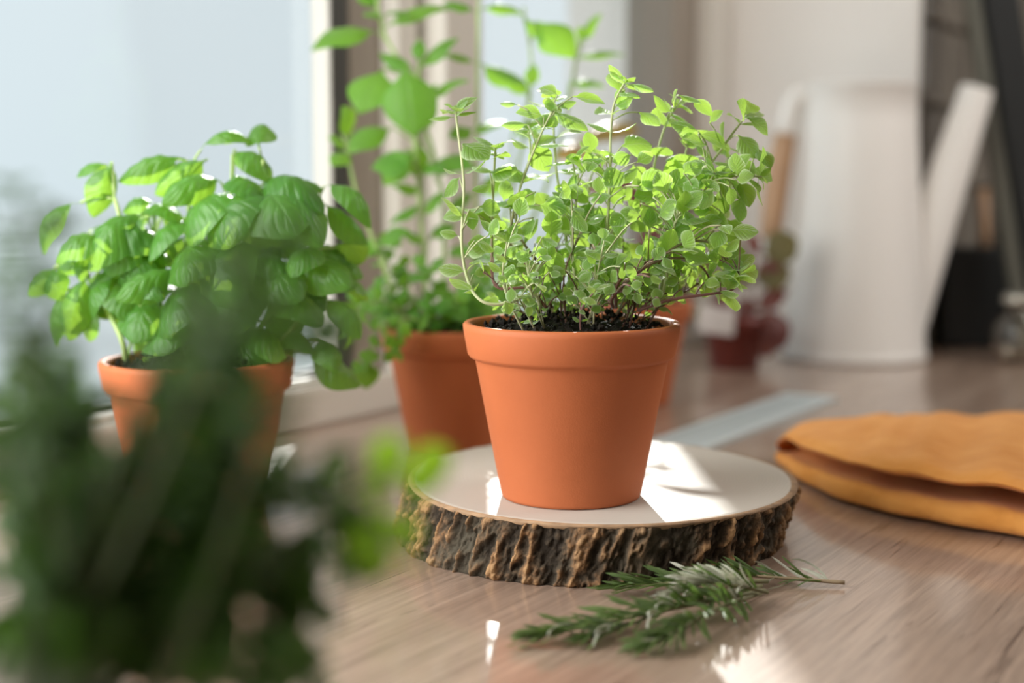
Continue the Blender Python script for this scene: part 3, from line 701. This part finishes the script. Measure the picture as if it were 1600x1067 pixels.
for bx, by, tx, ty, wr, ms in ((1190, 405, 1246, 372, 1.2, ng), (1190, 400, 1165, 365, 1, redd), (1175, 440, 1235, 420, 1.2, ng), (1175, 450, 1140, 400, 1.1, ng), (1115, 440, 1090, 400, 1.1, ng), (1120, 450, 1160, 430, 1.2, redd), (1200, 490, 1195, 560, 1.2, redd), (1195, 480, 1225, 545, 1.1, redd),
        (1180, 480, 1230, 455, 1.1, redd), (1150, 480, 1110, 470, 1.1, redd), (1155, 500, 1185, 535, 1.1, redd), (1165, 410, 1130, 375, 1, ng), (1150, 500, 1180, 470, 1.3, redd), (1120, 480, 1085, 500, 1.1, ng), (1190, 450, 1215, 400, .9, redd)):
    npl.leaf(pn(bx, by, -.01), pn(tx, ty, -.02), ms, wr, Vector((0, -.7, .6)))
npl.build(300, RST, pet_r=.001)

# ------------------------------------------------------------------ basil, left
BY = 1.03; b_loc = (P(312, 700, BY).x, BY, 0)
BL = leaf_mat('basil_leaf', (.035, .135, .022), (.085, .25, .035), (.48, .78, .07), tw=.4, rough=.38, sheen=.1, vein=(.16, .36, .08), veinamt=.35, nveins=7, spec=.6)
bas = [leaf_mesh('basil_leaf', BL, ovate(.10, .45, w_, .75), 26, 7, ar, cu, pucker=.021, wave=.07, seed=i) for i, (w_, ar, cu) in enumerate(((.33, .20, .75), (.36, .26, .6), (.30, .16, .9), (.34, .30, .7)))]
bp_ = Plant('potted_basil', b_loc, 'bushy basil with large glossy leaves in terracotta pot beside left window pane', 'potted plant', 51)
pot_parts(bp_.root, seed=9)
def zb(x, y, dY=0): return P(x/2.372, 150+y/2.372, BY+dY)
for pts in ([(640, 1000), (560, 900), (480, 600), (440, 430), (405, 320)], [(470, 990), (450, 900), (380, 760), (320, 660), (300, 560), (200, 640)], [(700, 1000), (700, 700), (700, 400), (690, 240)], [(760, 1000), (800, 700), (850, 400), (870, 200)],
            [(800, 1000), (880, 700), (960, 500), (980, 330), (975, 240)], [(850, 1000), (1000, 800), (1120, 560), (1190, 380)], [(880, 1000), (1050, 900), (1150, 760), (1230, 700)], [(600, 1000), (600, 800), (570, 600), (575, 400)], [(780, 1000), (780, 820), (820, 600), (880, 350)], [(900, 1000), (1020, 960), (1140, 900), (1180, 900)]):
    bp_.stem([zb(x, y, bp_.rng.uniform(-.02, .02) if i else 0) for i, (x, y) in enumerate(pts)], .0022, .0013, GST, 5)
for bx, by, tx, ty, wpx, dY in ((690, 235, 438, 318, 105, 0), (745, 200, 945, 178, 85, .01), (860, 215, 1005, 320, 130, -.01), (770, 235, 575, 365, 130, -.01), (820, 320, 600, 400, 110, -.03), (575, 400, 455, 430, 90, 0), (570, 410, 660, 470, 110, -.02),
        (415, 245, 345, 450, 120, 0), (405, 260, 285, 300, 80, .01), (300, 395, 160, 590, 100, 0), (540, 440, 335, 650, 165, -.03), (860, 370, 720, 560, 190, -.04), (900, 380, 860, 560, 150, -.05), (960, 340, 1200, 440, 150, -.03), (860, 300, 970, 420, 120, -.03),
        (1000, 360, 1190, 560, 150, -.04), (1060, 320, 1200, 350, 110, 0), (1200, 335, 1375, 490, 130, -.01), (1190, 400, 1365, 550, 120, .01), (700, 450, 555, 620, 160, -.03), (560, 560, 490, 700, 120, -.02), (340, 560, 205, 660, 100, 0), (330, 570, 300, 690, 80, -.01), (210, 640, 105, 740, 100, .0),
        (200, 640, 220, 760, 90, -.01), (330, 660, 255, 910, 110, 0), (440, 660, 345, 830, 140, -.01), (240, 720, 205, 930, 90, .01), (1090, 590, 1300, 710, 150, -.03), (950, 660, 1110, 760, 120, -.04), (820, 560, 900, 780, 170, -.05), (650, 620, 530, 580, 120, -.02), (1185, 895, 1235, 1015, 85, -.02), (1040, 880, 1155, 945, 80, -.02),
        (1200, 760, 1335, 900, 120, -.01), (580, 760, 500, 920, 150, -.03), (720, 700, 640, 890, 170, -.05), (780, 700, 905, 870, 170, -.05), (1010, 760, 1190, 860, 130, -.03), (1150, 560, 1300, 640, 110, .02), (430, 680, 480, 840, 130, -.02), (660, 850, 620, 960, 110, -.04), (900, 880, 1010, 990, 120, -.04), (980, 400, 1100, 520, 150, -.05), (760, 540, 700, 700, 150, -.05), (380, 760, 320, 900, 110, .02), (960, 190, 965, 105, 60, .03), (1240, 560, 1340, 620, 90, .03), (1240, 700, 1350, 760, 80, .03)):
    b = zb(bx, by, .0); t = zb(tx, ty, dY); L = ((bx-tx)**2+(by-ty)**2)**.5
    bp_.leaf(b, t, bas, wpx/L/.62, Vector((bp_.rng.gauss(0, .42), -.45+bp_.rng.gauss(0, .2), .85)))
rg = random.Random(3)
for k in range(95):
    x = rg.uniform(330, 1250); y = rg.uniform(420, 960)
    if y > 820 and (x < 480 or x > 1150): continue
    b = zb(x, y, rg.uniform(-.03, .06)); an = rg.uniform(0, 6.283); L = rg.uniform(.022, .048)
    bp_.leaf(b, b+Vector((math.cos(an), rg.gauss(0, .4), -.5+.4*math.sin(an))).normalized()*L, bas, rg.uniform(.9, 1.15), Vector((rg.gauss(0, .3), -.5, .8)))
bp_.build(300, GST, pet_r=.0009)

# ------------------------------------------------------------------ thyme bush close to the lens
t_loc = (-.125, .385, 0)
TL = leaf_mat('thyme_leaf', (.014, .045, .012), (.085, .18, .03), (.10, .22, .025), tw=.25, rough=.5, veinamt=.1)
TLB = leaf_mat('young_thyme_leaf', (.10, .28, .03), (.2, .42, .04), (.45, .75, .04), tw=.5, rough=.5, veinamt=.1)
thy = [leaf_mesh('thyme_leaf', TL, ovate(.1, .5, w_, .8), 5, 2, .08, .3) for w_ in (.22, .28)]
thb = [leaf_mesh('young_thyme_leaf', TLB, ovate(.1, .5, .3, .8), 5, 2, .08, .3)]
TST = plain('thyme_stem', (.10, .13, .05), .6)
tp = Plant('potted_thyme', t_loc, 'dark green blurred herb bush in the near left foreground', 'potted plant', 61)
lathe('pot', [(.036, 0), (.038, .002), (.048, .066), (.052, .067), (.052, .08), (.049, .081), (.047, .07), (.034, .006), (0, .006)], plain('dark_grey_pot', (.05, .05, .05), .5), tp.root, n=64)
lathe('soil', [(.0475, .070), (.03, .073), (.015, .074), (0, .075)], SOIL, tp.root, n=40)['kind'] = 'stuff'
rg = random.Random(17)
tips = [(340, 540, .38), (365, 650, .37), (390, 720, .38), (410, 450, .37), (500, 500, .36), (30, 300, .40), (10, 440, .38), (70, 560, .40), (40, 640, .36), (90, 650, .41), (330, 400, .36), (440, 350, .33), (380, 480, .38), (330, 560, .38), (440, 740, .39), (340, 680, .38), (250, 740, .40), (150, 730, .38), (430, 760, .38),
        (400, 840, .37), (330, 760, .39), (300, 860, .38), (200, 790, .40), (100, 780, .38), (60, 880, .37), (20, 760, .39), (-10, 900, .38), (-10, 620, .40), (120, 660, .42), (230, 800, .42), (340, 710, .42), (380, 940, .37), (330, 1020, .37), (230, 940, .39), (130, 900, .41), (40, 980, .38), (430, 1040, .36), (130, 980, .36), (380, 640, .42), (90, 480, .42)]
base_c = Vector((t_loc[0], t_loc[1], .072))
for i, (x, y, Y) in enumerate(tips):
    e = P(x, y, Y); b = base_c+Vector((rg.uniform(-.03, .03), rg.uniform(-.03, .03), 0))
    m1 = b.lerp(e, .5)+Vector((rg.gauss(0, .006), rg.gauss(0, .008), .018))
    c = tp.stem([b, m1, b.lerp(e, .8)+Vector((0, 0, .01)), e], .0011, .0006, TST, 4)
    hid = y < 520
    if not hid and i % 2:
        e2 = P(x+rg.uniform(-60, 60), y+rg.uniform(-50, 50), Y+.03)
        c2 = tp.stem([b, b.lerp(e2, .5)+Vector((rg.gauss(0, .008), .01, .014)), e2], .001, .0006, TST, 5)
        tp.grow(c2, .3, 1.0, 13, lambda t: .0125, thy, wr=1.25, jitter=.5)
    tp.grow(c, .30 if not hid else .45, 1.0, 13 if not hid else 9, lambda t: .012, thy, wr=1.25, jitter=.5)
for pts, ms, n_ in (([(430, 800), (470, 740), (505, 740), (520, 800), (540, 870)], thy, 15), ([(420, 900), (440, 860), (460, 900), (480, 960)], thy, 14), ([(470, 830), (530, 770), (590, 735), (640, 745)], thb, 4), ([(540, 780), (570, 800), (595, 825), (600, 860)], thb, 4), ([(380, 980), (420, 960), (450, 1000), (470, 1050)], thy, 12)):
    p = [P(x, y, .37+.012*j) for j, (x, y) in enumerate(pts)]
    b = base_c+Vector((.03, 0, 0))
    c = tp.stem([b, b.lerp(p[0], .5)+Vector((0, 0, .02))]+p, .0009, .0006, TST, 4)
    tp.grow(c, .62, 1.0, n_, lambda t, ms=ms: .0125 if ms is thy else .013, ms, wr=1.25, jitter=.4)
tp.build(300, TST, pet_r=.0004)

# ------------------------------------------------------------------ watering can
ENAM = plain('cream_enamel', (.84, .81, .77), .45, coat=.0)
WOOD = plain('beech_wood', (.50, .30, .17), .45, noise_amt=.12, scale=30)
CY = 1.97; cp = P(1333, 556, CY); c_loc = Vector((cp.x, CY, 0))
can = empty('watering_can', c_loc, 'tall cream-white enamel watering can with long straight spout and wooden handle', 'watering can')
rb, rt, hc = .099, .0745, P(1340, 133, CY).z
prof = [(rb-.006, 0), (rb-.001, .001), (rb+.001, .004), (rb+.001, .008), (rb-.0015, .011), (rb-.002, .016)]
prof += [(rb-.002+(rt-rb+.002)*k/8, .016+(hc-.020)*k/8) for k in range(1, 9)]
prof += [(rt+.002, hc-.003), (rt+.002, hc), (rt-.001, hc+.001), (rt-.003, hc-.002), (rt-.004, hc-.02), (rb-.006, .012), (0, .01)]
lathe('body', prof, ENAM, can, n=96)
def cw(x, y, dY=0): return P(x, y, CY+dY)-c_loc
V = []; Fc = []; s0 = cw(1408, 500); s1 = cw(1527, 138)
pts = [s0.lerp(s1, k/10) for k in range(11)]
add_tube(V, Fc, pts, lambda t: .036-.0135*t, 28, cap=False)
dirv = (s1-s0).normalized()
add_tube(V, Fc, [s1, s1-dirv*.001, s1-dirv*.05], [.0225, .0195, .0195], 28, cap=False)
pydata('spout', V, Fc, ENAM, can)
V = []; Fc = []
h0 = cw(1262, 150); h1 = cw(1243, 148, -.0); h2 = cw(1228, 210)
add_tube(V, Fc, catmull([h0+Vector((.03, 0, 0)), h0, cw(1240, 160), h2], 5), .014, 16)
V2 = [Vector((v.x, v.y, v.z)) for v in V]; pydata('handle_bracket', V2, Fc, ENAM, can)
V = []; Fc = []
add_tube(V, Fc, catmull([h2, cw(1214, 290), cw(1204, 372)], 5), lambda t: .0155+.002*math.sin(math.pi*t), 16)
pydata('handle_grip', V, Fc, WOOD, can)['label'] = 'wooden grip'
V = []; Fc = []
add_tube(V, Fc, catmull([cw(1204, 370), cw(1202, 410), cw(1225, 440), cw(1250, 445)], 5), .0105, 16)
pydata('handle_bracket', V, Fc, ENAM, can)

# ------------------------------------------------------------------ grille
GM = plain('grey_metal', (.60, .66, .67), .4, metal=.2)
ga, gb_ = T(1137, 693), T(1309, 626)
gd = (gb_-ga).normalized(); gn = Vector((-gd.y, gd.x, 0)); GL = (gb_-ga).length; GW = .062; g0 = -.06
gr = empty('vent_grille', ga, 'flat grey metal ventilation grille set in the counter behind the wood slice', 'grille')
ML_ = Matrix(((gd.x, gn.x, 0, 0), (gd.y, gn.y, 0, 0), (0, 0, 1, 0), (0, 0, 0, 1)))
bm = bmesh.new()
for lo, hi in (((g0, 0, 0.0002), (GL, .009, .004)), ((g0, GW-.009, .0002), (GL, GW, .004)), ((g0, .009, .0002), (g0+.008, GW-.009, .004)), ((GL-.008, .009, .0002), (GL, GW-.009, .004))):
    add_box(bm, lo, hi)
bmesh.ops.transform(bm, matrix=ML_, verts=bm.verts); bm_obj('frame', bm, GM, gr)
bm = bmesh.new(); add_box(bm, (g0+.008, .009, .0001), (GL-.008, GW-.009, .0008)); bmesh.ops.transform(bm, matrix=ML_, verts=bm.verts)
bm_obj('shade_plate', bm, plain('grille_shadow_plate', (.03, .03, .03), .7), gr)  # near-black plate standing in for the shade below the slats
bm = bmesh.new(); add_box(bm, (0, 0, 0), (.004, GW-.018, .002)); bmesh.ops.transform(bm, matrix=ML_, verts=bm.verts)
sme = bpy.data.meshes.new('slat'); bm.to_mesh(sme); bm.free(); sme.materials.append(GM)
k = 0; q = g0+.013
while q < GL-.012:
    o = bpy.data.objects.new('slat', sme); COL.objects.link(o); o.parent = gr; o.location = gd*q+gn*.009+Vector((0, 0, .001)); q += .0115

# ------------------------------------------------------------------ napkin
def cloth_mat():
    m, n, l, p = nt('mustard_linen'); t = n.new('ShaderNodeTexCoord')
    z = n.new('ShaderNodeTexNoise'); z.inputs['Scale'].default_value = 25; z.inputs['Detail'].default_value = 4; l.new(t.outputs['Object'], z.inputs['Vector'])
    r = n.new('ShaderNodeValToRGB'); r.color_ramp.elements[0].position = .3; r.color_ramp.elements[1].position = .7
    r.color_ramp.elements[0].color = (.68, .27, .055, 1); r.color_ramp.elements[1].color = (.80, .36, .095, 1)
    l.new(z.outputs['Fac'], r.inputs['Fac']); l.new(r.outputs['Color'], p.inputs['Base Color'])
    p.inputs['Roughness'].default_value = .9; p.inputs['Sheen Weight'].default_value = .1; p.inputs['Specular IOR Level'].default_value = .1
    f = n.new('ShaderNodeTexNoise'); f.inputs['Scale'].default_value = 500; l.new(t.outputs['Object'], f.inputs['Vector'])
    b = n.new('ShaderNodeBump'); b.inputs['Strength'].default_value = .4; b.inputs['Distance'].default_value = .0008
    b2 = n.new('ShaderNodeBump'); b2.inputs['Strength'].default_value = .5; b2.inputs['Distance'].default_value = .004
    w2 = n.new('ShaderNodeTexNoise'); w2.inputs['Scale'].default_value = 45; w2.inputs['Distortion'].default_value = 1.5; l.new(t.outputs['Object'], w2.inputs['Vector'])
    l.new(w2.outputs['Fac'], b2.inputs['Height']); l.new(f.outputs['Fac'], b.inputs['Height']); l.new(b2.outputs['Normal'], b.inputs['Normal'])
    l.new(b.outputs['Normal'], p.inputs['Normal']); return m
front = catmull([T(1208, 722), T(1250, 758), T(1330, 794), T(1450, 822), T(1600, 848), T(1800, 885), T(1960, 910)], 14)
back = catmull([T(1222, 716), T(1330, 706), T(1420, 703), T(1500, 699), T(1620, 700), T(1800, 715), T(1960, 740)], 14)
nl_ = empty('linen_napkin', (front[30].x, front[30].y, 0), 'folded mustard-orange linen napkin on the counter right of the wood slice', 'napkin')
nu = len(front); V = []; Fc = []
for i in range(nu):
    u = i/(nu-1); g = min(1, u/.30); g = g**.55                 # opens from the fold at the left tip
    h1 = .008+.011*g+.003*noise.noise(Vector((u*9, 0, 1))); gap = (.005+.0075*min(1, u/.06)*(1-.35*u))+.002*noise.noise(Vector((u*7, 5, 0)))
    Ht = h1+gap+.004+.007*g+.004*noise.noise(Vector((u*6, 9, 0)))
    f, b = front[i], back[i]; dv = (b-f); W_ = dv.length; dv.normalize(); sb = .003+.004*g
    pr_ = [(W_, .0006), (W_*.5, .0006), (.012*g+.002, .0008), (.003, .003), (0, h1*.35), (.001, h1*.68), (.005, h1*.93), (.013*g+.004, h1), (sb+.04, h1-.006), (sb+.10*g+.015, h1+gap*.1), (sb+.04, h1+gap*.7), (sb+.008, h1+gap*.85), (sb+.001, h1+gap+.003),
           (sb, h1+gap+(Ht-h1-gap)*.4), (sb+.003, Ht-.006), (sb+.010, Ht-.0015), (sb+.024*g+.006, Ht), (W_*.5+sb*.5, Ht+.003*g), (W_*.8, Ht+.001), (W_-.006, Ht-.008*g), (W_+.004, Ht*.5), (W_, .0006)]
    for k, (q, z) in enumerate(pr_):
        p = f+dv*q
        wv = .0016*noise.noise(Vector((p.x*38, p.y*38, k*.35)))+.0035*noise.noise(Vector((u*14+k*.12, k*.3, 2)))*g
        nn = Vector((0, 0, 1)) if k > 14 else dv*-1
        if z > .001: p = p+nn*wv
        V.append(Vector((p.x, p.y, max(.0005, p.z+z)))-nl_.location)
k = 22
for i in range(nu-1):
    for q in range(k-1): Fc.append((i*k+q, (i+1)*k+q, (i+1)*k+q+1, i*k+q+1))
Fc.append(tuple(range(k))); Fc.append(tuple((nu-1)*k+q for q in range(k))[::-1])
cl = pydata('folded_cloth', V, Fc, cloth_mat(), nl_)
sm = cl.modifiers.new('smooth', 'SUBSURF'); sm.levels = 2; sm.render_levels = 2

# ------------------------------------------------------------------ rosemary sprigs
RM = leaf_mat('rosemary_needle', (.045, .085, .022), (.13, .19, .05), (.25, .42, .08), tw=.15, rough=.45, vein=(.2, .3, .12), veinamt=.3, nveins=1)
RMW = leaf_mat('rosemary_needle_underside', (.42, .44, .34), (.62, .60, .50), (.5, .5, .35), tw=.15, rough=.7, vein=(.5, .5, .4), veinamt=.2, nveins=1)
def nprof(t): return .036*min(1, t*12+.3)*min(1, (1-t)*9+.05)
ndl = [leaf_mesh('needle', RM, nprof, 6, 1, a_, .9) for a_ in (.05, .10, .02)]; ndw = [leaf_mesh('needle', RMW, nprof, 6, 1, a_, -.9) for a_ in (.06, -.05, .14)]
RSTM = plain('rosemary_stem', (.20, .19, .09), .6); RSTB = plain('rosemary_woody_stem', (.30, .22, .13), .7)
def sprig(pxs, n_, label, seed, white=0, Ln=.024, zs=.006, t0=.12, wood=False):
    rg = random.Random(seed)
    pts = [T(x, y, zz) for x, y, zz in pxs]; c = catmull(pts, 6); root = empty('rosemary_sprig', (pts[0].x, pts[0].y, 0), label, 'herb sprig', 'rosemary sprigs in front of the wood slice')
    V = []; Fc = []; add_tube(V, Fc, [p-root.location for p in c], lambda t: .0013-.0006*t, 7)
    st = pydata('stem', V, Fc, RSTB if wood else RSTM, root); n = len(c)-1
    for k in range(n_):
        t = t0+(1-t0)*k/(n_-1); i = min(int(t*n), n-1); p = c[i].lerp(c[i+1], t*n-i); tg = (c[i+1]-c[i]).normalized()
        e1 = tg.cross(Vector((0, 0, 1))).normalized(); e2 = e1.cross(tg); a = rg.uniform(-.45, math.pi+.45)
        sp = .75*(1-t)**.5+.12
        d = tg+ (e1*math.cos(a)+e2*math.sin(a)*.8)*sp*rg.uniform(.7, 1.3); d.normalize()
        L = Ln*rg.uniform(.75, 1.2)*(1 if t < .85 else .75)
        tip = p+d*L
        if tip.z < .0012: tip.z = .0012+rg.random()*.002
        h = (e1*math.cos(a)+e2*math.sin(a))*-1+Vector((0, 0, 1.2))
        me = rg.choice(ndw if rg.random() < white else ndl)
        o = bpy.data.objects.new('needle', me); COL.objects.link(o); o.parent = st
        y = (tip-p).normalized(); z = (h-y*h.dot(y)).normalized(); x = y.cross(z)
        wr = rg.uniform(.9, 1.3)
        o.matrix_local = Matrix.Translation(p-root.location) @ Matrix((x*L*wr, y*L, z*L)).transposed().to_4x4()
sprig([(1195, 922, .006), (1080, 945, .009), (980, 965, .008), (900, 982, .006), (838, 996, .004)], 95, 'rosemary sprig whose tip points farthest left', 1, .02)
sprig([(1190, 926, .006), (1110, 955, .010), (1060, 985, .008), (1015, 1008, .004)], 85, 'rosemary sprig whose tip lies nearest the camera', 2, .06, .023)
sprig([(1200, 908, .006), (1120, 908, .008), (1030, 912, .007), (965, 918, .005)], 70, 'rosemary sprig lying along the foot of the bark', 3, .03, .022)
sprig([(1320, 910, .003), (1250, 905, .004), (1180, 900, .007), (1110, 897, .010)], 44, 'woody ended rosemary sprig reaching farthest right', 4, .25, .022, t0=.10, wood=True)
sprig([(1200, 925, .008), (1150, 915, .014), (1100, 912, .015), (1050, 930, .012)], 75, 'rosemary sprig with pale whitish needles on top of the bunch', 5, .85, .020)
sprig([(1190, 915, .005), (1120, 932, .010), (1050, 950, .010), (960, 985, .005), (920, 995, .004)], 70, 'rosemary sprig in the middle of the bunch', 6, .1, .022)

# ------------------------------------------------------------------ dark things at the right end of the counter
BLK = plain('black_plastic', (.012, .013, .013), .45); 
bx0 = P(1520, 545, 2.12); kb = empty('knife_block', (bx0.x, 2.12, 0), 'black block standing on the counter right of the can spout', 'block')
bm = bmesh.new(); add_box(bm, (-.062, -.05, .001), (.055, .05, P(1520, 385, 2.12).z)); bmesh.ops.bevel(bm, geom=list(bm.edges), offset=.006, segments=3, affect='EDGES')
bm_obj('body', bm, BLK, kb)
for dx, hh, mt in ((.012, .085, WOOD), (.036, .10, BLK)):
    V = []; Fc = []; z0 = P(1520, 385, 2.12).z
    add_tube(V, Fc, [Vector((dx, 0, z0-.01)), Vector((dx-.001, 0, z0+hh*.3)), Vector((dx-.006, 0, z0+hh))], [.009, .0075, .0085], 12)
    pydata('knife_handle', V, Fc, mt, kb)
def lean(name, x0, x1, Y0, Y1, wd, th, mat, label, cat, ytop=-260):
    top = P(x0, ytop, Y1); bot = T(x1, 560, 0); bot = Vector((P(x1, 545, Y0).x, Y0, .0))
    ax = (top-bot).normalized(); side = Vector((1, 0, 0)); side = (side-ax*side.dot(ax)).normalized(); nn = side.cross(ax)
    L = (top-bot).length; bm = bmesh.new(); add_box(bm, (-wd/2, -th/2, 0.006), (wd/2, th/2, L)); bmesh.ops.bevel(bm, geom=list(bm.edges), offset=.003, segments=2, affect='EDGES')
    Mx = Matrix((side, nn, ax)).transposed().to_4x4(); bmesh.ops.transform(bm, matrix=Mx, verts=bm.verts)
    o = bm_obj(name, bm, mat, None, bot); tag(o, label, cat); return o
lean('leaning_bar', 1522, 1650, 1.95, 1.98, .048, .02, BLK, 'black bar slanting across the dark tiles at the right edge', 'bar')
lean('leaning_board', 1490, 1618, 2.02, 2.04, .045, .012, plain('grey_green_board', (.13, .125, .10), .4), 'olive grey board leaning on the dark tiles behind the can spout', 'board')
jl = P(1588, 530, 2.0); jar = empty('glass_jar', (P(1592, 520, 1.90).x, 1.90, 0.0), 'clear round glass jar at the right edge of the counter', 'jar')
gm, n_, l_, p_ = nt('clear_glass'); p_.inputs['Transmission Weight'].default_value = 1; p_.inputs['Roughness'].default_value = .03; p_.inputs['IOR'].default_value = 1.45; p_.inputs['Base Color'].default_value = (.9, .88, .82, 1)
lathe('bowl', [(.015, .001), (.022, .002), (.032, .02), (.036, .036), (.033, .055), (.024, .066), (.018, .070), (.017, .080), (.0145, .080), (.0155, .070), (.022, .064), (.030, .054), (.033, .036), (.029, .02), (.020, .006), (0, .005)], gm, jar, n=48)
lathe('lid', [(.021, .0805), (.023, .082), (.023, .092), (.021, .094), (0, .095)], plain('brushed_lid', (.5, .48, .42), .3, metal=.8), jar, n=48)
